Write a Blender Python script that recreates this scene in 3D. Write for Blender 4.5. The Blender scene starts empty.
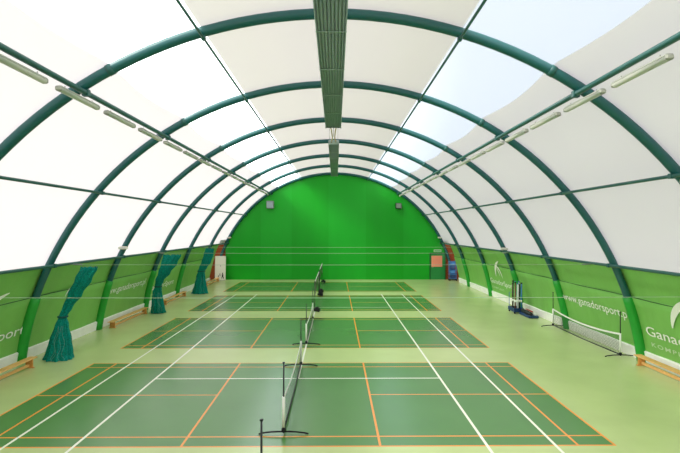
import bpy, math, random
from mathutils import Vector, Matrix
random.seed(7)
PI = math.pi
S = bpy.context.scene
COL = S.collection

# ------------------------------------------------------------------ helpers
def lin(c):
    c = c / 255.0
    return c / 12.92 if c <= 0.04045 else ((c + 0.055) / 1.055) ** 2.4
def rgb(r, g, b): return (lin(r), lin(g), lin(b), 1.0)

class MB:
    def __init__(s): s.v = []; s.f = []; s.m = []; s.sm = []
    def add(s, verts, faces, mi=0, smooth=False):
        b = len(s.v); s.v += [tuple(v) for v in verts]
        for f in faces:
            s.f.append([b + i for i in f]); s.m.append(mi); s.sm.append(smooth)
        return s
    def box(s, c, d, mi=0, bev=0.0, rot=None):
        """box with centre c, size d; bev chamfers every edge"""
        hx, hy, hz = d[0] / 2, d[1] / 2, d[2] / 2
        b = min(bev, hx * .9, hy * .9, hz * .9)
        pts = []
        if b <= 0:
            for z in (-hz, hz):
                for x, y in ((-hx, -hy), (hx, -hy), (hx, hy), (-hx, hy)): pts.append((x, y, z))
            fs = [(3, 2, 1, 0), (4, 5, 6, 7), (0, 1, 5, 4), (1, 2, 6, 5), (2, 3, 7, 6), (3, 0, 4, 7)]
        else:
            def oct_(ax, ay, z): return [(-ax + b, -ay, z), (ax - b, -ay, z), (ax, -ay + b, z), (ax, ay - b, z), (ax - b, ay, z), (-ax + b, ay, z), (-ax, ay - b, z), (-ax, -ay + b, z)]
            rings = [oct_(hx - b, hy - b, -hz), oct_(hx, hy, -hz + b), oct_(hx, hy, hz - b), oct_(hx - b, hy - b, hz)]
            for r in rings: pts += r
            fs = [tuple(reversed(range(8))), tuple(range(24, 32))]
            for k in range(3):
                for i in range(8):
                    j = (i + 1) % 8
                    fs.append((k * 8 + i, k * 8 + j, k * 8 + 8 + j, k * 8 + 8 + i))
        M = rot or Matrix.Identity(3)
        C = Vector(c)
        return s.add([M @ Vector(p) + C for p in pts], fs, mi)
    def tube(s, pts, r, n=10, mi=0, smooth=True, cap=True):
        pts = [Vector(p) for p in pts]
        rr = r if isinstance(r, (list, tuple)) else [r] * len(pts)
        vs = []; fs = []
        t0 = (pts[1] - pts[0]).normalized()
        up = Vector((0, 0, 1)) if abs(t0.z) < .9 else Vector((1, 0, 0))
        u = t0.cross(up).normalized()
        for i, p in enumerate(pts):
            t = (pts[min(i + 1, len(pts) - 1)] - pts[max(i - 1, 0)]).normalized()
            u = (u - t * u.dot(t)).normalized(); w = t.cross(u)
            for k in range(n):
                a = 2 * PI * k / n
                vs.append(p + (u * math.cos(a) + w * math.sin(a)) * rr[i])
        for i in range(len(pts) - 1):
            for k in range(n):
                j = (k + 1) % n
                fs.append((i * n + k, i * n + j, (i + 1) * n + j, (i + 1) * n + k))
        s.add(vs, fs, mi, smooth)
        if cap:
            b = len(s.v) - len(vs)
            s.f.append([b + k for k in reversed(range(n))]); s.m.append(mi); s.sm.append(False)
            s.f.append([b + (len(pts) - 1) * n + k for k in range(n)]); s.m.append(mi); s.sm.append(False)
        return s
    def build(s, name, mats, parent=None, loc=(0, 0, 0)):
        me = bpy.data.meshes.new(name)
        me.from_pydata(s.v, [], s.f)
        if not isinstance(mats, (list, tuple)): mats = [mats]
        for m in mats: me.materials.append(m)
        for p, mi, sm in zip(me.polygons, s.m, s.sm): p.material_index = mi; p.use_smooth = sm
        me.update()
        o = bpy.data.objects.new(name, me); COL.objects.link(o)
        o.location = loc
        if parent: o.parent = parent
        return o

def tag(o, label=None, cat=None, group=None, kind=None):
    if label: o['label'] = label
    if cat: o['category'] = cat
    if group: o['group'] = group
    if kind: o['kind'] = kind
    return o
def thing(name, label, cat, loc=(0, 0, 0), rz=0, group=None):
    o = bpy.data.objects.new(name, None); COL.objects.link(o)
    o.location = loc; o.rotation_euler = (0, 0, rz); o.empty_display_size = .1
    return tag(o, label, cat, group)
def struct(name, mb, mats, label=None):
    o = mb.build(name, mats); o['kind'] = 'structure'
    if label: o['label'] = label
    return o
def kids(o): return [c for c in COL.objects if c.parent == o]
def copy_tree(o, parent=None):
    c = o.copy(); COL.objects.link(c); c.parent = parent
    for ch in kids(o): copy_tree(ch, c)
    return c
def dup(o, loc, label, rz=None):
    c = copy_tree(o); c.location = loc; c['label'] = label
    if rz is not None: c.rotation_euler = (0, 0, rz)
    return c

# ------------------------------------------------------------------ materials
def nt(name):
    m = bpy.data.materials.new(name); m.use_nodes = True
    t = m.node_tree; t.nodes.clear()
    out = t.nodes.new('ShaderNodeOutputMaterial')
    return m, t, out
def mat(name, col, rough=.5, metal=0.0, spec=.5, var=0.0, scale=8.0, bump=0.0, bscale=None, stretch=(1, 1, 1)):
    m, t, out = nt(name)
    p = t.nodes.new('ShaderNodeBsdfPrincipled')
    p.inputs['Base Color'].default_value = col
    p.inputs['Roughness'].default_value = rough
    p.inputs['Metallic'].default_value = metal
    p.inputs['Specular IOR Level'].default_value = spec
    t.links.new(p.outputs[0], out.inputs[0])
    if var or bump:
        tc = t.nodes.new('ShaderNodeTexCoord'); mp = t.nodes.new('ShaderNodeMapping')
        mp.inputs['Scale'].default_value = stretch
        t.links.new(tc.outputs['Object'], mp.inputs[0])
    if var:
        n = t.nodes.new('ShaderNodeTexNoise'); n.inputs['Scale'].default_value = scale; n.inputs['Detail'].default_value = 4
        t.links.new(mp.outputs[0], n.inputs[0])
        r = t.nodes.new('ShaderNodeValToRGB')
        a = [max(0, c * (1 - var)) for c in col[:3]] + [1]; b = [min(1, c * (1 + var)) for c in col[:3]] + [1]
        r.color_ramp.elements[0].position = .3; r.color_ramp.elements[1].position = .7
        r.color_ramp.elements[0].color = a; r.color_ramp.elements[1].color = b
        t.links.new(n.outputs[0], r.inputs[0]); t.links.new(r.outputs[0], p.inputs['Base Color'])
    if bump:
        n = t.nodes.new('ShaderNodeTexNoise'); n.inputs['Scale'].default_value = bscale or scale; n.inputs['Detail'].default_value = 3
        t.links.new(mp.outputs[0], n.inputs[0])
        b = t.nodes.new('ShaderNodeBump'); b.inputs['Strength'].default_value = bump; b.inputs['Distance'].default_value = .1
        t.links.new(n.outputs[0], b.inputs['Height']); t.links.new(b.outputs[0], p.inputs['Normal'])
    return m
def cloth_membrane(name, refl, trans, clear=None):
    """translucent PVC roof sheet: daylight comes through it"""
    m, t, out = nt(name)
    d = t.nodes.new('ShaderNodeBsdfDiffuse'); d.inputs[0].default_value = refl
    x = t.nodes.new('ShaderNodeBsdfTranslucent'); x.inputs[0].default_value = trans
    a = t.nodes.new('ShaderNodeAddShader')
    t.links.new(d.outputs[0], a.inputs[0]); t.links.new(x.outputs[0], a.inputs[1])
    if clear:                # half clear film: part of the light passes straight
        c = t.nodes.new('ShaderNodeBsdfTransparent'); c.inputs[0].default_value = clear
        b = t.nodes.new('ShaderNodeAddShader'); t.links.new(a.outputs[0], b.inputs[0]); t.links.new(c.outputs[0], b.inputs[1]); a = b
    t.links.new(a.outputs[0], out.inputs[0])
    return m
def netting(name, col, cell, thick, axes=(1, 2), rough=.7, trans=0.0):
    """knotted mesh: cords on a square grid, holes between"""
    m, t, out = nt(name)
    tc = t.nodes.new('ShaderNodeTexCoord'); sp = t.nodes.new('ShaderNodeSeparateXYZ')
    t.links.new(tc.outputs['Object'], sp.inputs[0])
    outs = []
    for a in axes:
        mu = t.nodes.new('ShaderNodeMath'); mu.operation = 'MULTIPLY'; mu.inputs[1].default_value = 1 / cell
        t.links.new(sp.outputs[a], mu.inputs[0])
        fr = t.nodes.new('ShaderNodeMath'); fr.operation = 'FRACT'; t.links.new(mu.outputs[0], fr.inputs[0])
        lt = t.nodes.new('ShaderNodeMath'); lt.operation = 'LESS_THAN'; lt.inputs[1].default_value = thick / cell
        t.links.new(fr.outputs[0], lt.inputs[0]); outs.append(lt)
    mx = t.nodes.new('ShaderNodeMath'); mx.operation = 'MAXIMUM'
    t.links.new(outs[0].outputs[0], mx.inputs[0]); t.links.new(outs[1].outputs[0], mx.inputs[1])
    p = t.nodes.new('ShaderNodeBsdfPrincipled'); p.inputs['Base Color'].default_value = col; p.inputs['Roughness'].default_value = rough
    tr = t.nodes.new('ShaderNodeBsdfTransparent'); ms = t.nodes.new('ShaderNodeMixShader')
    t.links.new(mx.outputs[0], ms.inputs[0]); t.links.new(tr.outputs[0], ms.inputs[1]); t.links.new(p.outputs[0], ms.inputs[2])
    t.links.new(ms.outputs[0], out.inputs[0])
    return m
def brick_mat():
    m, t, out = nt('red_brick')
    tc = t.nodes.new('ShaderNodeTexCoord'); mp = t.nodes.new('ShaderNodeMapping')
    mp.inputs['Rotation'].default_value = (PI / 2, 0, 0)
    b = t.nodes.new('ShaderNodeTexBrick'); b.inputs['Scale'].default_value = 4
    b.inputs['Color1'].default_value = rgb(196, 92, 48); b.inputs['Color2'].default_value = rgb(172, 78, 44); b.inputs['Mortar'].default_value = rgb(140, 100, 80)
    b.inputs['Mortar Size'].default_value = .012
    p = t.nodes.new('ShaderNodeBsdfPrincipled'); p.inputs['Roughness'].default_value = .9
    t.links.new(tc.outputs['Object'], mp.inputs[0]); t.links.new(mp.outputs[0], b.inputs[0])
    t.links.new(b.outputs[0], p.inputs['Base Color']); t.links.new(p.outputs[0], out.inputs[0])
    return m

FR, FS = .25, .6
M = dict(
    floor=mat('floor_vinyl', rgb(190, 208, 142), FR, spec=FS, var=.06, scale=.6),
    court=mat('court_paint', rgb(84, 136, 74), FR, spec=FS, var=.05, scale=.6),
    orange=mat('orange_line', rgb(244, 158, 70), FR, spec=FS),
    white_line=mat('white_line', rgb(246, 248, 230), FR, spec=FS),
    membrane=cloth_membrane('white_membrane', (.50, .495, .495, 1), (.194, .181, .193, 1)),
    ridge=cloth_membrane('ridge_membrane', (.50, .485, .47, 1), (.166, .154, .156, 1)),
    skylight=cloth_membrane('clear_strip', (.12, .12, .12, 1), (.12, .124, .13, 1), (.60, .61, .62, 1)),
    arch=mat('arch_steel', rgb(14, 90, 90), .36, spec=.6),
    rail=mat('rail_steel', rgb(34, 92, 86), .42),
    pad=mat('pad_vinyl', rgb(30, 158, 48), .45, var=.08, scale=3, bump=.15, bscale=6),
    curtain=mat('curtain_vinyl', rgb(128, 192, 94), .5, spec=.35, var=.05, scale=1.2, bump=.4, bscale=1.6, stretch=(1, 1, .5)),
    backwall=mat('green_board', rgb(8, 162, 26), .44, spec=.35, var=.04, scale=.5, bump=.08, bscale=.7, stretch=(2, 1, .4)),
    backwall2=mat('green_board_light', rgb(16, 168, 34), .44, spec=.35, var=.04, scale=.5, bump=.08, bscale=.7, stretch=(2, 1, .4)),
    pad_dark=mat('seam_green', rgb(40, 92, 44), .7),
    skirt=mat('white_skirting', rgb(250, 250, 244), .6, var=.05, scale=3),
    brick=brick_mat(),
    print_white=mat('white_print', rgb(244, 248, 238), .6),
    print_faint=mat('faint_print', rgb(196, 222, 182), .6),
    wood=mat('bench_wood', rgb(232, 180, 108), .45, var=.16, scale=14, stretch=(6, .5, 6)),
    wood_dark=mat('bench_leg_wood', rgb(206, 146, 74), .5, var=.16, scale=14),
    black=mat('black_steel', rgb(22, 30, 30), .45),
    rubber=mat('black_rubber', rgb(16, 18, 20), .8),
    tape=mat('white_tape', rgb(238, 240, 232), .7),
    net=netting('dark_net', rgb(56, 74, 60), .05, .0095),
    net_fine=netting('brown_net', rgb(62, 58, 46), .04, .016),
    wire=mat('white_wire', rgb(170, 196, 164), .5),
    teal=mat('teal_netting', rgb(0, 138, 122), .7, spec=.2, var=.45, scale=26, bump=.6, bscale=40),
    teal_dark=mat('teal_tie', rgb(0, 90, 84), .8),
    teal_cord=mat('pale_cord', rgb(96, 160, 148), .8),
    lamp_body=mat('lamp_housing', rgb(170, 172, 160), .5),
    lamp_diff=mat('lamp_diffuser', rgb(200, 202, 190), .35),
    panel=mat('panel_sheet', rgb(154, 170, 176), .45, metal=0, var=.05, scale=4),
    panel_rib=mat('panel_tube', rgb(142, 160, 164), .4),
    panel_band=mat('panel_band', rgb(160, 178, 174), .45),
    brass=mat('brass_hose', rgb(190, 160, 90), .4),
    grey=mat('grey_plastic', rgb(120, 132, 122), .5),
    dark=mat('dark_plastic', rgb(24, 32, 32), .5),
    white_pl=mat('white_plastic', rgb(232, 230, 214), .5),
    door=mat('door_green', rgb(34, 140, 66), .45),
    doorframe=mat('door_frame_green', rgb(10, 96, 40), .5),
    salmon=mat('salmon_sheet', rgb(248, 150, 120), .6),
    sign=mat('sign_face', rgb(120, 190, 130), .5),
    blue=mat('blue_steel', rgb(60, 122, 184), .45),
    navy=mat('navy_vinyl', rgb(26, 58, 104), .5),
    pale=mat('pale_grey_paint', rgb(214, 220, 216), .4),
    brown=mat('brown_paint', rgb(120, 76, 52), .5),
    red=mat('red_plastic', rgb(176, 60, 50), .5),
    steel=mat('galvanised', rgb(150, 158, 150), .4, metal=.6),
)

# ------------------------------------------------------------------ layout numbers (metres)
HX = -0.08                    # hall centre line
ZC = -1.37                    # centre of the arch curve
KX = .981                     # the curve is a little narrower than a circle
RM = 10.555                   # roof sheet radius
RA = 10.42; TA = .115         # arch tube centre radius / tube radius
YB = 41.8; YF = -7.0          # far and near ends
ARCH_Y = [10.7, 15.92, 21.1, 26.25, 31.4, 36.55, 41.6]
NX = -1.09                    # court centre line
def P(th, y, r=RM):           # th in degrees from the crown, + to the right
    a = math.radians(th); return Vector((HX + KX * r * math.sin(a), y, ZC + r * math.cos(a)))
def th_at_z(z, r=RM): return math.degrees(math.acos((z - ZC) / r))
TH1, TH2, TH3, THE = 16.2, 32.3, 48.1, 64.0

# ------------------------------------------------------------------ floor with its painted courts
def floor():
    rects = []     # (x0,x1,y0,y1,mat) later ones on top
    LW = .05
    courts = [1.7, 9.7, 17.7, 25.7, 33.7]
    def L(x0, x1, y0, y1, m): rects.append((min(x0, x1), max(x0, x1), min(y0, y1), max(y0, y1), m))
    for c in courts:
        L(NX - 6.7, NX + 6.7, c, c + 6.1, 1)
        for yy in (c, c + .46, c + 6.1 - .46 - LW, c + 6.1 - LW): L(NX - 6.7, NX + 6.7, yy, yy + LW, 2)
        for s in (-1, 1):
            for d in (6.7 - LW / 2, 5.94, 1.98): L(NX + s * d - LW / 2, NX + s * d + LW / 2, c, c + 6.1, 2)
            L(NX + s * 1.98, NX + s * 6.7, c + 3.05 - LW / 2, c + 3.05 + LW / 2, 2)
    ty = 20.54
    for d in (4.115, 5.485):
        for s in (-1, 1): L(NX + s * d - .03, NX + s * d + .03, ty - 11.89, ty + 11.89, 3)
    for s in (-1, 1):
        L(NX - 4.115, NX + 4.115, ty + s * 6.4 - .03, ty + s * 6.4 + .03, 3)
        L(NX - 5.515, NX + 5.515, ty + s * 11.89 - .04, ty + s * 11.89 + .04, 3)
    L(NX - .03, NX + .03, ty - 6.4, ty + 6.4, 3)
    xs = sorted({-11.8, 11.8} | {round(r[i], 4) for r in rects for i in (0, 1)})
    ys = sorted({YF - .1, 42.2} | {round(r[i], 4) for r in rects for i in (2, 3)})
    mb = MB(); nx = len(xs)
    mb.v = [(x, y, 0) for y in ys for x in xs]
    for j in range(len(ys) - 1):
        for i in range(nx - 1):
            cx = (xs[i] + xs[i + 1]) / 2; cy = (ys[j] + ys[j + 1]) / 2; m = 0
            for r in rects:
                if r[0] < cx < r[1] and r[2] < cy < r[3]: m = r[4]
            mb.f.append([j * nx + i, j * nx + i + 1, (j + 1) * nx + i + 1, (j + 1) * nx + i]); mb.m.append(m); mb.sm.append(False)
    struct('floor', mb, [M['floor'], M['court'], M['orange'], M['white_line']])
floor()

# ------------------------------------------------------------------ roof sheet
def roof():
    ys = []
    y = YF
    while y < YB + .001: ys.append(y); y += .5
    if ys[-1] < YB: ys.append(YB)
    def tb(y):   # laced edge of the clear strip scallops between arches
        ph = ((y - ARCH_Y[0]) / 5.17) % 1.0
        return 28.0 + .9 * math.sin(PI * ph)
    mb = MB()
    rowf = []
    n1, n2, n3 = 8, 6, 14
    the = th_at_z(3.0)
    for y in ys:
        t = tb(y)
        half = [TH1 * i / n1 for i in range(n1)] + [TH1 + (t - TH1) * i / n2 for i in range(n2)] + [t + (the - t) * i / n3 for i in range(n3 + 1)]
        full = [-h for h in reversed(half[1:])] + half
        rowf.append(full); mb.v += [tuple(P(a, y)) for a in full]
    n = len(rowf[0]); c = (n - 1) // 2
    for j in range(len(ys) - 1):
        for i in range(n - 1):
            k = i - c if i >= c else c - 1 - i
            m = 1 if k < n1 else (2 if k < n1 + n2 else 0)
            mb.f.append([j * n + i, (j + 1) * n + i, (j + 1) * n + i + 1, j * n + i + 1]); mb.m.append(m); mb.sm.append(True)
    struct('ceiling', mb, [M['membrane'], M['ridge'], M['skylight']])
roof()

# ------------------------------------------------------------------ green side walls, skirting, prints
YC = 39.7
def side(s, name):
    mb = MB(); ys = []
    y = YF
    while y < YC - .01: ys.append(y); y += .35
    ys.append(YC)
    zs = [3.06, 2.9, 2.5, 2.2, 2.12, 2.08, 1.8, 1.4, 1.0, .6, .3, .0]
    for y in ys:
        for z in zs:
            r = RM - .005
            if z < 2.1: r -= .05 + .018 * math.sin(y * 2.3 + z) * math.sin(z * 1.7 + y * .7)
            p = P(s * th_at_z(z, r), y, r); mb.v.append(tuple(p))
    n = len(zs)
    for j in range(len(ys) - 1):
        for i in range(n - 1):
            mb.f.append([j * n + i, j * n + i + 1, (j + 1) * n + i + 1, (j + 1) * n + i]); mb.m.append(0); mb.sm.append(i not in (3, 4))
    w = struct(name, mb, M['curtain'])
    r = RM - .045
    MB().tube([P(s * th_at_z(2.1 + .012 * math.sin(y * 1.21), r), y, r) for y in ys], .014, 6).build('seam_line', M['pad_dark'], w)  # dark tube added to draw the seam together with its shadow
    # skirting
    b = MB(); zs = [0, .36]
    for (y0, y1) in ((YF, YC),):
        pr = []
        for z, r in ((0, RM - .13), (.34, RM - .13), (.36, RM - .11), (.37, RM - .05)): pr.append((z, r))
        for y in (y0, y1):
            for z, r in pr: b.v.append(tuple(P(s * th_at_z(z, r), y, r)))
        m = len(pr)
        for i in range(m - 1): b.f.append([i, i + 1, m + i + 1, m + i]); b.m.append(0); b.sm.append(False)
        b.f.append(list(range(m))); b.m.append(0); b.sm.append(False)
    struct('baseboard_' + name.split('_')[1], b, M['skirt'])
    return w
wall_l = side(-1, 'wall_left'); wall_r = side(1, 'wall_right')

def surf(s, y, z):             # a point just inside the green wall
    r = RM - .095; return P(s * th_at_z(z, r), y, r)
def place2d(s, yc, zc, u, v):  # u to the reader's right, v up (arc length)
    y = yc + (u if s < 0 else -u)
    return surf(s, y, zc + v * .93)
def lettering(s, wall, txt, yc, zc, size, name, m, width=None, spacing=1.0):
    cu = bpy.data.curves.new('tmp', 'FONT'); cu.body = txt; cu.size = size; cu.align_x = 'CENTER'; cu.space_character = spacing; cu.resolution_u = 3; cu.offset = .003
    o = bpy.data.objects.new('tmp', cu); COL.objects.link(o)
    dg = bpy.context.evaluated_depsgraph_get(); me = bpy.data.meshes.new_from_object(o.evaluated_get(dg))
    k = 1.0
    if width:
        w = max(v.co.x for v in me.vertices) - min(v.co.x for v in me.vertices); k = width / w
    for v in me.vertices: v.co = place2d(s, yc, zc, v.co.x * k, v.co.y)
    me.name = name; me.materials.append(m)
    COL.objects.unlink(o); bpy.data.objects.remove(o)
    ob = bpy.data.objects.new(name, me); COL.objects.link(ob); ob.parent = wall
    return ob
def logo(s, wall, yc, zc, h):
    """two curved blades, a long crescent and a smaller wing"""
    mb = MB()
    def blade(c0, c1, c2, wmax):
        n = 16; Lp = []; Rp = []
        for i in range(n + 1):
            t = i / n
            p = Vector(c0) * (1 - t) ** 2 + Vector(c1) * 2 * t * (1 - t) + Vector(c2) * t * t
            d = ((Vector(c1) - Vector(c0)) * (1 - t) + (Vector(c2) - Vector(c1)) * t).normalized()
            nn = Vector((-d.y, d.x)); w = wmax * math.sin(PI * (t * .93 + .05)) ** .8
            Lp.append(p + nn * w); Rp.append(p - nn * w)
        pts = [place2d(s, yc, zc, q.x * h, q.y * h) for q in Lp] + [place2d(s, yc, zc, q.x * h, q.y * h) for q in Rp]
        mb.add(pts, [(i, i + 1, n + 2 + i, n + 1 + i) for i in range(n)])
    blade((-.60, -.48), (-.42, .26), (.66, .54), .105)
    blade((-.12, .16), (.42, .2), (.5, -.5), .085)
    blade((-.1, .05), (.1, -.05), (.12, -.42), .05)
    o = mb.build('logo', M['print_white'], wall); return o
def brand(s, wall, yc):
    logo(s, wall, yc, 1.9, 1.05)
    lettering(s, wall, 'GanadorSport', yc, .95, .46, 'lettering', M['print_white'], 4.0)
    lettering(s, wall, 'KOMPLEKS', yc + (.8 if s > 0 else -.8), .62, .19, 'lettering', M['print_faint'], 2.1, 1.3)
brand(1, wall_r, 13.5); brand(1, wall_r, 29.1)
lettering(1, wall_r, 'www.ganadorsport.pl', 18.6, 1.3, .46, 'lettering', M['print_white'], 4.7)
brand(-1, wall_l, 13.85); brand(-1, wall_l, 28.4)
lettering(-1, wall_l, 'www.ganadorsport.pl', 23.35, 1.45, .46, 'lettering', M['print_white'], 4.5)
logo(-1, wall_l, 18.1, 2.05, .42)

# ------------------------------------------------------------------ end walls
def end_walls():
    # green far wall between the brick corners, in sheets with seams
    xl, xr = -9.40, 9.42
    mb = MB(); n = 60
    seams = [xl, -6.4, -3.75, -.6, 2.6, 5.8, xr]
    for k in range(len(seams) - 1):
        a, b = seams[k], seams[k + 1]
        pts = [(a, YB - .06, 0), (b, YB - .06, 0)]
        m = 14
        for i in range(m + 1):
            x = b + (a - b) * i / m
            pts.append((x, YB - .06, ZC + math.sqrt(max(0, (RM - .02) ** 2 - ((x - HX) / KX) ** 2))))
        mb.add(pts, [tuple(range(len(pts)))], k % 2)
    o = struct('wall_back', mb, [M['backwall'], M['backwall2']])
    # brick end wall behind, with the short returns at the two corners
    mb = MB()
    mb.box((0, YB + .15, 1.65), (23.4, .3, 3.3))
    for s in (-1, 1):
        mb.box((s * 11.55, (YC + YB) / 2 + .1, 1.65), (.3, YB - YC + .2, 3.3))
        mb.box((s * 11.05, YC + .12, 1.65), (1.0, .2, 3.3))
    struct('wall_far', mb, M['brick'])
    mb = MB()
    for s in (-1, 1): mb.box((s * 10.5, (YC + YB) / 2 + .1, 3.36), (2.4, YB - YC + .5, .12))
    struct('trim_1', mb, M['membrane'])
    # near gable behind the camera
    pts = [P(th, YF) for th in [-82.4 + 164.8 * i / 48 for i in range(49)]]
    mb = MB(); mb.add(pts, [tuple(range(49))])
    struct('wall_front', mb, M['membrane'])
end_walls()

# ------------------------------------------------------------------ arches
ORD = ['nearest', 'second', 'third', 'fourth', 'fifth', 'sixth']
def arch_tube(th0, th1, r, tr, n=72, nn=14):
    return [P(th0 + (th1 - th0) * i / n, 0, r) - Vector((HX, 0, 0)) for i in range(n + 1)]
def make_arch(pads):
    t = thing('roof_arch', 'x', 'roof arch', group='dark green roof arches')
    e = th_at_z(.0, RA)
    MB().tube(arch_tube(-e, e, RA, TA), TA, 14).build('arch_tube', M['arch'], t)
    for a in (-28.3, 28.3):   # bolted splice collars at the edge of the clear strip
        MB().tube([P(a + d, 0, RA) - Vector((HX, 0, 0)) for d in (-.35, 0, .35)], TA + .012, 14).build('splice_collar', M['rail'], t)
    if pads:
        a0 = th_at_z(2.1, RA)
        for s in (-1, 1):
            p = [P(s * (a0 + (e - a0) * i / 10), 0, RA) - Vector((HX, 0, 0)) for i in range(11)]
            p[-1].z = 0.005
            MB().tube(p, [TA + .035] + [TA + .05] * 9 + [TA + .055], 14).build('foot_pad', M['pad'], t)
    return t
A0 = make_arch(True)
A0.location = (HX, ARCH_Y[0], 0); A0['label'] = 'dark green roof arch nearest the camera, cut by both photo edges'
for i in range(1, 6):
    dup(A0, (HX, ARCH_Y[i], 0), '%s dark green roof arch from the camera, with bright green padded feet' % ORD[i])
A6 = make_arch(False); A6.location = (HX, ARCH_Y[6], 0); A6['label'] = 'farthest green roof arch, edging the green end wall'

def rail(th, r, name, label, cat, m, sag=0.0):
    a = P(th, 0, RA - TA - r + .004)
    n = 40; pts = []
    y0, y1 = YF + .1, YB - .1
    o = MB()
    L = y1 - y0
    pts = [(0, L * i / n, 0) for i in range(n + 1)]
    o.tube(pts, r, 10)
    root = thing(name, label, cat, (a.x, y0, a.z), group='purlin rails along the roof')
    o.build('rail_tube', m, root)
    for y in ARCH_Y:      # clamp saddles at each arch
        MB().box((0, y - y0, 0), (r * 2 + .03, .12, r * 2 + .03), bev=.01).build('clamp', m, root)
    return a
for s, w in ((-1, 'left'), (1, 'right')):
    rail(s * TH1, .03, 'purlin_rail', 'thin upper roof rail on the %s, nearest the ridge' % w, 'roof rail', M['rail'])
    a2 = rail(s * TH2, .06, 'purlin_rail', 'thick roof rail on the %s carrying the strip lights' % w, 'roof rail', M['rail'])
    rail(s * TH3, .042, 'purlin_rail', 'middle rail on the %s side of the white roof, below the strip lights' % w, 'roof rail', M['rail'])
    rail(s * THE, .05, 'purlin_rail', 'lowest rail on the %s, along the top of the green wall' % w, 'roof rail', M['rail'])

# ------------------------------------------------------------------ strip lights
def make_light():
    t = thing('strip_light', 'x', 'strip light', group='strip lights hanging under the roof rails')
    b = MB(); b.box((0, 0, .045), (.12, 1.56, .045), bev=.012)
    for e in (-1, 1): b.box((0, e * .775, .01), (.135, .06, .095), bev=.022)
    b.build('housing', M['lamp_body'], t)
    prof = [(.062, .025), (.058, -.015), (.036, -.04), (0, -.05), (-.036, -.04), (-.058, -.015), (-.062, .025)]
    d = MB(); v = [(x, y, z) for y in (-.75, .75) for x, z in prof]; n = len(prof)
    d.add(v, [(i, i + 1, n + i + 1, n + i) for i in range(n - 1)], smooth=True); d.f += [list(range(n)), list(range(2 * n - 1, n - 1, -1))]; d.m += [0, 0]; d.sm += [False, False]
    d.build('diffuser', M['lamp_diff'], t)
    for e in (-1, 1):
        MB().tube([(0, e * .55, .065), (0, e * .55, .12)], .008, 6).build('hanger', M['lamp_body'], t)
    return t
numw = ['first', 'second', 'third', 'fourth', 'fifth', 'sixth', 'seventh', 'eighth', 'ninth', 'tenth', 'eleventh', 'twelfth', 'thirteenth', 'fourteenth', 'fifteenth', 'sixteenth', 'seventeenth']
L0 = None
for s, w, off, lx, lz, pitch in ((-1, 'left', 8.42, -5.46, 7.085, 2.01), (1, 'right', 8.56, 5.37, 7.08, 1.965)):
    for k in range(17):
        lab = '%s strip light from the camera under the %s roof rail' % (numw[k], w)
        loc = (lx, off + pitch * k, lz)
        if loc[1] > 40.3: continue
        if L0 is None: L0 = make_light(); L0.location = loc; L0['label'] = lab
        else: dup(L0, loc, lab)

# ------------------------------------------------------------------ radiant panels under the ridge
def radiant(label, y0, y1, z, w):
    t = thing('radiant_ceiling_panel', label, 'heating panel', (HX, y0, z), group='ribbed panels under the ridge')
    L = y1 - y0
    c = MB(); c.box((0, L / 2, .17), (w * .96, L, .14), bev=.02)
    for s in (-1, 1): c.box((s * (w / 2 - .012), L / 2, .11), (.024, L, .2), bev=.004)
    c.build('casing', M['panel'], t)
    n = 8
    for k in range(n):
        x = -w / 2 + .05 + (w - .1) * k / (n - 1)
        MB().tube([(x, .03, .07), (x, L - .03, .07)], .023, 8).build('heating_tube', M['panel_rib'], t)
    k = 0; y = .04
    while y < L:
        MB().box((0, y, .035), (w + .02, .035, .018), bev=.004).build('cross_band', M['panel_band'], t)
        y += (L - .08) / max(1, round(L / 2.1))
    for yy in ARCH_Y:
        if y0 + .1 < yy < y1 - .1:
            for s in (-1, 1):
                MB().tube([(s * .18, yy - y0, .23), (s * .18, yy - y0, RA - TA + ZC - z)], .008, 6).build('suspension_rod', M['steel'], t)
    for e in (.0, L):
        MB().box((0, e, .13), (w * .9, .05, .17), bev=.015).build('end_header', M['panel_band'], t)
    return t
radiant('long ribbed grey panel under the ridge, the nearer one at the top edge', 4.6, 17.25, 7.86, .55)
radiant('small far ribbed grey panel under the ridge, above the green end wall', 20.9, 33.4, 7.9, .46)
t = thing('connecting_hose', 'thin bent pipes joining the two ribbed panels under the ridge', 'pipe', (HX, 17.25, 7.97))
for s in (-1, 1):
    MB().tube([(s * .10, .03, .06), (s * .10, .6, .06), (s * .07, 1.1, .02), (s * .05, 1.9, 0), (s * .05, 2.8, .02), (s * .09, 3.2, .06), (s * .09, 3.62, .06)], .022, 8).build('hose', M['brass'], t)
MB().tube([(0, 1.5, -.1), (0, 1.5, .1), (0, 1.5, 1.02)], .012, 6).build('hanger', M['steel'], t)

# ------------------------------------------------------------------ low training nets with curved feet
def post_low(t, y, top=1.5):
    p = MB().tube([(0, y, .04), (0, y, top * .55), (0, y, top)], [.02, .018, .016], 10)
    p.box((0, y, top + .012), (.05, .05, .03), bev=.008)
    p = p.build('post', M['black'], t)
    pts = [(-.52, y, .018), (-.44, y, .04), (-.25, y, .062), (0, y, .07), (.25, y, .062), (.44, y, .04), (.52, y, .018)]
    MB().tube(pts, .018, 8).build('foot', M['rubber'], p)
    MB().box((0, y, .10), (.09, .09, .10), bev=.02).build('socket', M['rubber'], p)
    return p
def net_sheet(y0, y1, ztop, zbot, sag, n=24):
    v = []; 
    for i in range(n + 1):
        u = i / n; y = y0 + (y1 - y0) * u; d = sag * 4 * u * (1 - u)
        v += [(.0, y, zbot), (.0, y, ztop - d)]
    return v, [(2 * i, 2 * i + 2, 2 * i + 3, 2 * i + 1) for i in range(n)]
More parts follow.
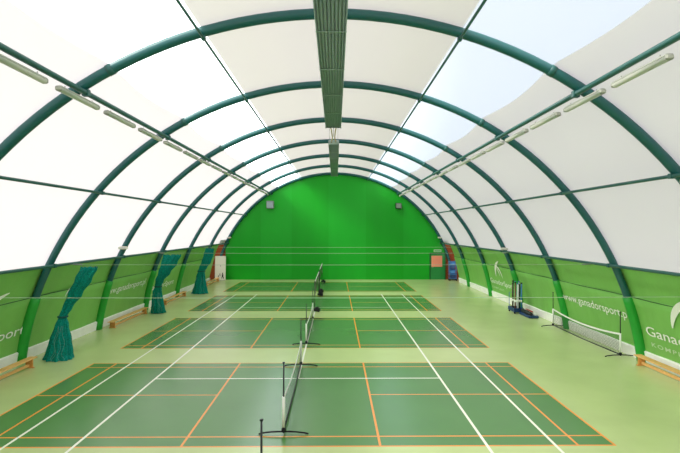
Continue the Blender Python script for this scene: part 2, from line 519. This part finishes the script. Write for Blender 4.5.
def make_low_net(L=5.1):
    t = thing('training_net', 'x', 'net', group='low training nets')
    post_low(t, 0); post_low(t, L)
    v, f = net_sheet(.03, L - .03, .78, .07, .15)
    MB().add(v, f).build('net', M['net'], t)
    tp = MB(); n = 24
    for i in range(n):
        u0, u1 = i / n, (i + 1) / n
        za, zb = .80 - .15 * 4 * u0 * (1 - u0), .80 - .15 * 4 * u1 * (1 - u1)
        ya, yb = .02 + (L - .04) * u0, .02 + (L - .04) * u1
        w = .005
        tp.add([(-w, ya, za - .06), (w, ya, za - .06), (w, ya, za), (-w, ya, za), (-w, yb, zb - .06), (w, yb, zb - .06), (w, yb, zb), (-w, yb, zb)],
               [(0, 1, 5, 4), (2, 3, 7, 6), (1, 2, 6, 5), (3, 0, 4, 7)])
    tp.build('top_tape', M['tape'], t)
    for y in (0, L): MB().tube([(0, y, .16), (0, y, .80)], .032, 10).build('side_tape', M['tape'], t)
    MB().tube([(0, .05, .075), (0, L * .5, .05), (0, L - .05, .075)], .02, 8).build('bottom_bar', M['black'], t)
    return t
N0 = make_low_net()
N0.location = (NX, 10.28, 0); N0['label'] = 'low net on black posts down the middle of the nearest full court'
dup(N0, (NX, 18.2, 0), 'low net on black posts down the middle of the second full court')
dup(N0, (9.62, 16.42, 0), 'low white-taped net standing along the right wall under the web address')
t = thing('net_post', 'lone dark net post cut off by the bottom edge of the photo', 'net post', (NX, 7.2, 0))
post_low(t, 0)

# ------------------------------------------------------------------ high badminton nets with wheeled bases
def make_high_net(L):
    t = thing('badminton_net', 'x', 'net', group='high badminton nets')
    for y, e in ((0, -1), (L, 1)):
        p = MB().tube([(0, y, .1), (0, y, 1.56)], .024, 10); p.box((0, y, 1.565), (.06, .06, .03), bev=.008)
        p = p.build('post', M['black'], t)
        b = MB(); b.box((.08, y, .09), (.34, .26, .12), bev=.04); b.box((.12, y, .19), (.18, .22, .12), bev=.04)
        b.build('weighted_base', M['rubber'], p)
        for s in (-1, 1):
            MB().tube([(.20, y + s * .14, .08), (.20, y + s * .18, .08)], .08, 14).build('wheel', M['rubber'], p)
    v, f = net_sheet(.02, L - .02, 1.54, .80, .02)
    MB().add(v, f).build('net', M['net_fine'], t)
    tp = MB(); tp.box((0, L / 2, 1.525), (.02, L - .04, .05)); tp.build('top_tape', M['tape'], t)
    for y in (.035, L - .035): MB().box((0, y, 1.15), (.012, .03, .72)).build('side_tape', M['tape'], t)
    return t
H0 = make_high_net(6.1)
H0.location = (NX, 25.6, 0); H0['label'] = 'high badminton net on the third full court, nearer of the two'
dup(H0, (NX, 33.3, 0), 'high badminton net farthest away, just before the green end wall')

# ------------------------------------------------------------------ wires across the hall and the gathered teal nets
WY = [8.75, 16.75, 24.75, 32.75]
wl = ['nearest pale wire stretched across the whole hall, crossing the big teal net', 'second pale wire across the hall, at the top of the biggest teal net',
      'third pale wire across the hall, above the middle teal net', 'farthest pale wire across the hall, before the end wall']
pe = P(THE, 0, RA - TA - .05)
for k, y in enumerate(WY):
    sag = .02; n = 24; hw = pe.x - HX - .03
    pts = [(hw * (2 * i / n - 1), 0, -sag * (1 - (2 * i / n - 1) ** 2)) for i in range(n + 1)]
    t = thing('curtain_wire', wl[k], 'wire', (HX, y, pe.z - .02), group='wires across the hall')
    r = (.0045, .006, .008, .009)[k]
    MB().tube(pts, r, 6).build('cable', M['wire'], t)
    for s in (-1, 1):
        MB().tube([(s * (hw - .45), 0, -.005), (s * (hw - .15), 0, 0)], .022, 8).build('turnbuckle', M['steel'], t)

def gathered_net(label, y, prof, seed, lean=0.0):
    """prof: list of (x, z, rx, ry) from the wire down to the floor"""
    rnd = random.Random(seed)
    x0 = prof[-1][0]
    t = thing('gathered_net', label, 'net', (x0, y, 0), group='gathered teal nets')
    N = 72; rows = 40; ph = [rnd.uniform(0, 6.28) for _ in range(4)]
    def at(u):
        f = u * (len(prof) - 1); i = min(int(f), len(prof) - 2); g = f - i; g2 = g * g * (3 - 2 * g)
        return [prof[i][k] + (prof[i + 1][k] - prof[i][k]) * (g if k == 1 else g2) for k in range(4)]
    mb = MB(); vs = []; fs = []
    for j in range(rows + 1):
        u = j / rows; x, z, rx, ry = at(u)
        for k in range(N):
            a = 2 * PI * k / N
            m = 1 + .16 * math.sin(9 * a + ph[0] + .8 * u) + .10 * math.sin(16 * a + ph[1] - 1.3 * u) + .05 * math.sin(5 * a + ph[2] + 5 * u)
            dz = 0
            if j == rows: dz = 0
            vs.append((x - x0 + rx * m * math.cos(a), lean * max(0, u - .35) / .65 + ry * m * math.sin(a), z + dz + (.035 * math.sin(9 * a) if j == 0 else 0)))
    for j in range(rows):
        for k in range(N):
            q = (k + 1) % N; fs.append((j * N + k, (j + 1) * N + k, (j + 1) * N + q, j * N + q))
    fs.append(tuple(range(N)))
    mb.add(vs, fs, smooth=True); mb.build('net_drape', M['teal'], t)
    wi = min(range(len(prof)), key=lambda i: prof[i][2]); x, z, rx, ry = prof[wi]
    uw = wi / (len(prof) - 1); yw = lean * max(0, uw - .35) / .65
    ring = [(x - x0 + rx * 1.28 * math.cos(2 * PI * k / 24), yw + ry * 1.28 * math.sin(2 * PI * k / 24), z) for k in range(25)]
    MB().tube(ring, .03, 8, cap=False).build('tie_band', M['teal_dark'], t)
    for q in range(4):      # slack edge cords down the skirt
        a = rnd.uniform(-2.6, -.5); pts = []
        for i in range(10):
            u = .62 + .36 * i / 9; xx, zz, rx, ry = at(u)
            a2 = a + .12 * math.sin(i * 1.3 + q)
            pts.append((xx - x0 + (rx * 1.22) * math.cos(a2), lean * max(0, u - .35) / .65 + ry * 1.22 * math.sin(a2), zz))
        MB().tube(pts, .006, 5).build('edge_cord', M['teal_cord'], t)
    xt, zt, rx, ry = prof[0]
    for q in range(7):
        xx = xt - x0 - rx + 2 * rx * q / 6
        MB().tube([(xx, 0, zt - .02), (xx, .012, zt + .03), (xx, 0, zt + .055)], .009, 5).build('hook', M['steel'], t)
zw = pe.z - .06
gathered_net('big teal net gathered and tied, nearest of three along the left wall', 16.75,
    [(-8.42, zw - .06, .25, .10), (-8.62, 2.6, .25, .14), (-8.9, 2.1, .21, .15), (-9.14, 1.65, .14, .13), (-9.24, 1.35, .11, .12), (-9.22, 1.08, .19, .18), (-9.2, .6, .30, .24), (-9.18, .2, .36, .28), (-9.16, .012, .40, .30)], 1, -.5)
gathered_net('teal net tied at the waist beside a wooden bench, middle of three', 24.75,
    [(-8.28, zw - .06, .38, .10), (-8.42, 2.6, .33, .14), (-8.66, 2.1, .24, .16), (-8.9, 1.7, .16, .14), (-9.0, 1.4, .13, .13), (-9.08, 1.1, .19, .17), (-9.1, .6, .25, .22), (-9.12, .2, .30, .25), (-9.14, .012, .34, .28)], 2, .5)
gathered_net('teal net hanging farthest away on the left, before the white board', 32.75,
    [(-8.42, zw - .06, .24, .12), (-8.5, 2.6, .26, .15), (-8.65, 2.1, .26, .17), (-8.85, 1.75, .22, .15), (-8.98, 1.5, .19, .16), (-9.02, 1.1, .26, .2), (-9.04, .6, .34, .24), (-9.08, .2, .42, .28), (-9.1, .012, .48, .3)], 3)

# ------------------------------------------------------------------ gym benches
def make_bench(L=4.0):
    t = thing('gym_bench', 'x', 'bench', group='low wooden gym benches')
    MB().box((0, 0, .285), (.25, L, .035), bev=.008).build('seat', M['wood'], t)
    for y in (-L / 2 + .22, L / 2 - .22):
        s = MB(); s.box((0, y, .15), (.22, .05, .235), bev=.006); s.box((0, y, .017), (.30, .08, .034), bev=.008)
        s.build('support', M['wood_dark'], t)
    MB().box((0, 0, .09), (.045, L - .5, .09), bev=.006).build('lower_beam', M['wood'], t)
    return t
B0 = make_bench(); B0.location = (-9.52, 13.5, 0); B0['label'] = 'wooden gym bench cut by the left photo edge, nearest on the left'
dup(B0, (-9.74, 23.2, 0), 'wooden gym bench under the web address on the left wall')
dup(B0, (-9.74, 29.7, 0), 'wooden gym bench between the middle and far teal nets')
dup(B0, (-9.74, 38.6, 0), 'wooden gym bench at the far left, ending at the white board')
dup(B0, (9.68, 13.6, 0), 'wooden gym bench on the right, cut by the right photo edge')

# ------------------------------------------------------------------ far end: door, signs, speakers, board, cart
def far_end():
    yw = YB - .06
    d = MB(); x0, x1, zt = 8.12, 9.33, 2.2
    d.box((x0 - .04, yw - .04, zt / 2), (.08, .08, zt)); d.box((x1 + .04, yw - .04, zt / 2), (.08, .08, zt)); d.box(((x0 + x1) / 2, yw - .04, zt + .04), (x1 - x0 + .16, .08, .08))
    dr = struct('door_1', d, M['doorframe'])
    MB().box(((x0 + x1) / 2, yw - .025, zt / 2), (x1 - x0, .045, zt - .01)).build('door_leaf', M['door'], dr)
    MB().tube([(x0 + .1, yw - .05, 1.03), (x0 + .1, yw - .1, 1.03), (x0 + .24, yw - .1, 1.03)], .012, 8).build('door_handle', M['steel'], dr)
    s = MB().box((0, 0, .47), (.92, .012, .94), bev=.003).build('poster', M['salmon'], None, (8.66, yw - .057, 1.09))
    tag(s, 'salmon pink square sheet on the green door at the far right', 'poster')
    t = thing('exit_sign', 'small pale sign box above the far green door', 'sign', (8.72, yw - .05, 2.36))
    MB().box((0, 0, .1), (.62, .08, .2), bev=.01).build('housing', M['white_pl'], t)
    MB().box((0, -.043, .1), (.56, .008, .15)).build('face', M['sign'], t)
    # loudspeakers
    for x, w, h, m1, m2, lab in ((-5.55, .62, .66, 'grey', 'panel', 'grey loudspeaker box high on the left of the green end wall'), (5.35, .5, .48, 'dark', 'grey', 'dark loudspeaker high on the right of the green end wall')):
        t = thing('loudspeaker', lab, 'loudspeaker', (x, yw, 6.05))
        MB().box((0, -.26, h / 2), (w, .36, h), bev=.03).build('cabinet', M[m1], t)
        MB().box((0, -.445, h / 2), (w * .84, .012, h * .84), bev=.004).build('grille', M[m2], t)
        MB().tube([(0, -.02, h / 2), (0, -.1, h / 2)], .07, 10).build('wall_bracket', M['steel'], t)
    # white board leaning in the left corner
    t = thing('notice_board', 'tall white board standing in the far left corner', 'board', (-9.72, 41.2, 0))
    rot = Matrix.Rotation(math.radians(-4), 3, 'X')
    MB().box((0, .075, 1.02), (.9, .04, 2.04), bev=.006, rot=rot).build('panel', M['white_pl'], t)
    MB().tube([(-.42, -.02, .012), (.42, -.02, .012)], .011, 6).build('base_rail', M['grey'], t)
    k = MB()
    for (u, v, du, dv) in ((.2, .38, .12, .26), (.2, .58, .08, .1), (.27, .2, .06, .14), (.14, .2, .05, .14), (-.02, .46, .05, .22), (.02, 1.2, .06, .06), (-.15, .34, .05, .16)):
        k.box(rot @ Vector((u, -.022, v - 1.02)) + Vector((0, .075, 1.02)), (du, .006, dv), rot=rot)
    k.build('printed_figure', M['dark'], t)
    # tall blue cart in the right corner
    t = thing('equipment_trolley', 'tall blue trolley in the far right corner beside the door', 'trolley', (9.78, 40.75, 0))
    for sx in (-.27, .27):
        for sy in (-.22, .22):
            MB().tube([(sx, sy, .16), (sx, sy, 1.66)], .022, 8).build('upright', M['blue'], t)
            w = MB().tube([(sx - .03, sy, .07), (sx + .03, sy, .07)], .07, 12).build('castor', M['rubber'], t)
    for z in (.2, .55, .9, 1.25, 1.6):
        MB().box((0, 0, z), (.6, .5, .04), bev=.01).build('shelf', M['blue'], t)
    MB().box((0, 0, .14), (.66, .56, .05), bev=.01).build('base_frame', M['dark'], t)
    MB().box((-.02, 0, .74), (.46, .38, .26), bev=.03).build('lower_bin', M['blue'], t)
    MB().box((-.04, 0, 1.10), (.42, .38, .30), bev=.03).build('middle_bin', M['navy'], t)
    MB().box((0, 0, 1.44), (.44, .38, .26), bev=.03).build('upper_bin', M['blue'], t)
    MB().box((.02, 0, .38), (.46, .38, .26), bev=.03).build('bottom_bin', M['navy'], t)
far_end()

# small pale lamps fixed to the arches
def make_em():
    t = thing('emergency_light', 'x', 'lamp', group='small pale lamps on the arches')
    MB().box((0, 0, 0), (.40, .12, .13), bev=.03).build('housing', M['white_pl'], t)
    MB().box((0, -.065, -.01), (.32, .02, .09), bev=.008).build('lens', M['lamp_diff'], t)
    return t
E0 = make_em()
def em(i, th, lab, first=False):
    p = P(th, ARCH_Y[i] - TA - .05, RA - .02)
    if first: E0.location = p; E0['label'] = lab
    else: dup(E0, p, lab)
em(2, -62, 'small pale lamp on the third arch at the left', True)
em(3, 63.6, 'small pale lamp on the fourth arch at the right, above the pole rack')
em(6, -61.5, 'small pale lamp on the farthest arch at the left, above the white board')
em(6, 61.5, 'small pale lamp on the farthest arch at the right, above the door')
em(0, 49.7, 'small pale lamp on the nearest arch at the right photo edge')

# ------------------------------------------------------------------ rack of poles by the right wall
def rack():
    rx, ry = 9.33, 25.2
    t = thing('pole_rack', 'blue floor rack holding upright poles by the right wall', 'rack', (rx, ry, 0))
    b = MB(); b.box((0, 0, .11), (.5, .9, .05), bev=.012)
    b.box((-.235, 0, .2), (.03, .9, .16), bev=.006); b.box((.235, 0, .2), (.03, .9, .16), bev=.006)
    b.box((0, -.44, .2), (.5, .03, .16), bev=.006); b.box((0, .44, .2), (.5, .03, .16), bev=.006)
    b.build('tray', M['navy'], t)
    for sx in (-.2, .2):
        for sy in (-.38, .38): MB().tube([(sx - .025, sy, .05), (sx + .025, sy, .05)], .05, 12).build('castor', M['rubber'], t)
    h = MB(); h.tube([(-.2, .4, .14), (-.2, .4, 1.0), (.2, .4, 1.0), (.2, .4, .14)], .016, 8); h.build('support_hoop', M['blue'], t)
    poles = [(-.22, -.30, 1.62, 'brown', 'brown'), (-.20, .05, 1.66, 'black', 'dark'), (-.05, -.32, 1.55, 'pale', 'pale'), (.0, .1, 1.6, 'pale', 'white'),
             (.12, -.28, 1.5, 'black', 'dark green'), (.2, -.05, 1.62, 'pale', 'grey-white'), (.24, -.34, 1.58, 'blue', 'blue'), (-.1, .28, 1.5, 'brown', 'brown')]
    names = ['brown pole at the left of the blue rack', 'black pole at the back left of the blue rack', 'pale pole at the front middle of the blue rack', 'pale pole in the centre of the blue rack',
             'black pole at the front right of the blue rack', 'pale pole at the right of the blue rack', 'blue pole at the front right corner of the blue rack', 'brown pole at the back of the blue rack']
    for (x, y, hgt, m, _), lab in zip(poles, names):
        p = thing('net_pole', lab, 'pole', (rx + x * .66, ry + y, .136), group='poles standing in the blue rack')
        MB().tube([(0, 0, 0), (.01, .005, hgt - .2)], .034, 10).build('shaft', M[m], p)
        MB().tube([(.01, .005, hgt - .2), (.012, .006, hgt - .14)], .044, 10).build('cap', M['blue' if m == 'pale' else 'dark'], p)
        MB().tube([(0, 0, .45), (0, 0, .56)], .042, 10).build('collar', M['tape'], p)
    # low bundle on the floor in front of the rack
    t = thing('net_bundle', 'dark navy bundle lying on the floor beside the pole rack', 'bundle', (9.55, 24.05, 0))
    MB().box((0, 0, .07), (.5, 1.25, .12), bev=.03).build('base_mat', M['navy'], t)
    MB().tube([(-.12, -.58, .21), (-.14, 0, .225), (-.10, .58, .21)], .09, 12).build('rolled_net', M['dark'], t)
    MB().tube([(.12, -.5, .19), (.12, .55, .19)], .065, 12).build('white_roll', M['tape'], t)
    MB().tube([(.0, -.45, .30), (.02, .42, .30)], .03, 8).build('red_strap', M['red'], t)
rack()

# ------------------------------------------------------------------ daylight
SKY, SUN = 2.12, 6.6
W = bpy.data.worlds.new('sky'); S.world = W; W.use_nodes = True
nt_ = W.node_tree; nt_.nodes.clear()
wo = nt_.nodes.new('ShaderNodeOutputWorld'); bg = nt_.nodes.new('ShaderNodeBackground')
tc = nt_.nodes.new('ShaderNodeTexCoord'); sp = nt_.nodes.new('ShaderNodeSeparateXYZ')
nt_.links.new(tc.outputs['Generated'], sp.inputs[0])
# bright overcast, with a bluer, dimmer patch low ahead on the right
dt = nt_.nodes.new('ShaderNodeVectorMath'); dt.operation = 'DOT_PRODUCT'
dt.inputs[1].default_value = Vector((.42, .87, .27)).normalized()
nt_.links.new(tc.outputs['Generated'], dt.inputs[0])
cr = nt_.nodes.new('ShaderNodeValToRGB'); cr.color_ramp.interpolation = 'EASE'
cr.color_ramp.elements[0].position = .74; cr.color_ramp.elements[1].position = .94
cr.color_ramp.elements[0].color = (1, 1, 1, 1); cr.color_ramp.elements[1].color = (.33, .375, .44, 1)
nt_.links.new(dt.outputs['Value'], cr.inputs[0])
# brighter sky lobe added low ahead left, to feed the floor's reflected streak
d2 = nt_.nodes.new('ShaderNodeVectorMath'); d2.operation = 'DOT_PRODUCT'
d2.inputs[1].default_value = Vector((-.27, .90, .32)).normalized()
nt_.links.new(tc.outputs['Generated'], d2.inputs[0])
m2 = nt_.nodes.new('ShaderNodeMapRange'); m2.interpolation_type = 'SMOOTHSTEP'
m2.inputs['From Min'].default_value = .86; m2.inputs['From Max'].default_value = .985
m2.inputs['To Min'].default_value = 1.0; m2.inputs['To Max'].default_value = 2.6
nt_.links.new(d2.outputs['Value'], m2.inputs[0])
vm = nt_.nodes.new('ShaderNodeVectorMath'); vm.operation = 'SCALE'
nt_.links.new(cr.outputs[0], vm.inputs[0]); nt_.links.new(m2.outputs[0], vm.inputs['Scale'])
nt_.links.new(vm.outputs[0], bg.inputs[0])
bg.inputs[1].default_value = SKY
nt_.links.new(bg.outputs[0], wo.inputs[0])

# veiled sun from the left and a little behind the camera, softened by thin cloud
sl = bpy.data.lights.new('sun', 'SUN'); sl.energy = SUN; sl.angle = math.radians(34); sl.color = (1, .965, .90)
so = bpy.data.objects.new('sun', sl); COL.objects.link(so)
so.rotation_euler = Vector((-.66, -.32, .66)).to_track_quat('Z', 'Y').to_euler(); so.location = (-20, -10, 30)

# ------------------------------------------------------------------ camera
cam = bpy.data.cameras.new('camera'); co = bpy.data.objects.new('camera', cam); COL.objects.link(co)
F = 488.0
cam.sensor_width = 36; cam.lens = F / 680 * 36; cam.clip_end = 200
yaw = math.atan(4.4 / F); pitch = math.atan(2.5 / F)
co.location = (0, 0, 4.32); co.rotation_euler = (PI / 2 + pitch, 0, -yaw)
S.camera = co
S.view_settings.view_transform = 'Standard'; S.view_settings.look = 'None'; S.view_settings.exposure = 0.10; S.view_settings.gamma = 1
S.view_settings.use_curve_mapping = False
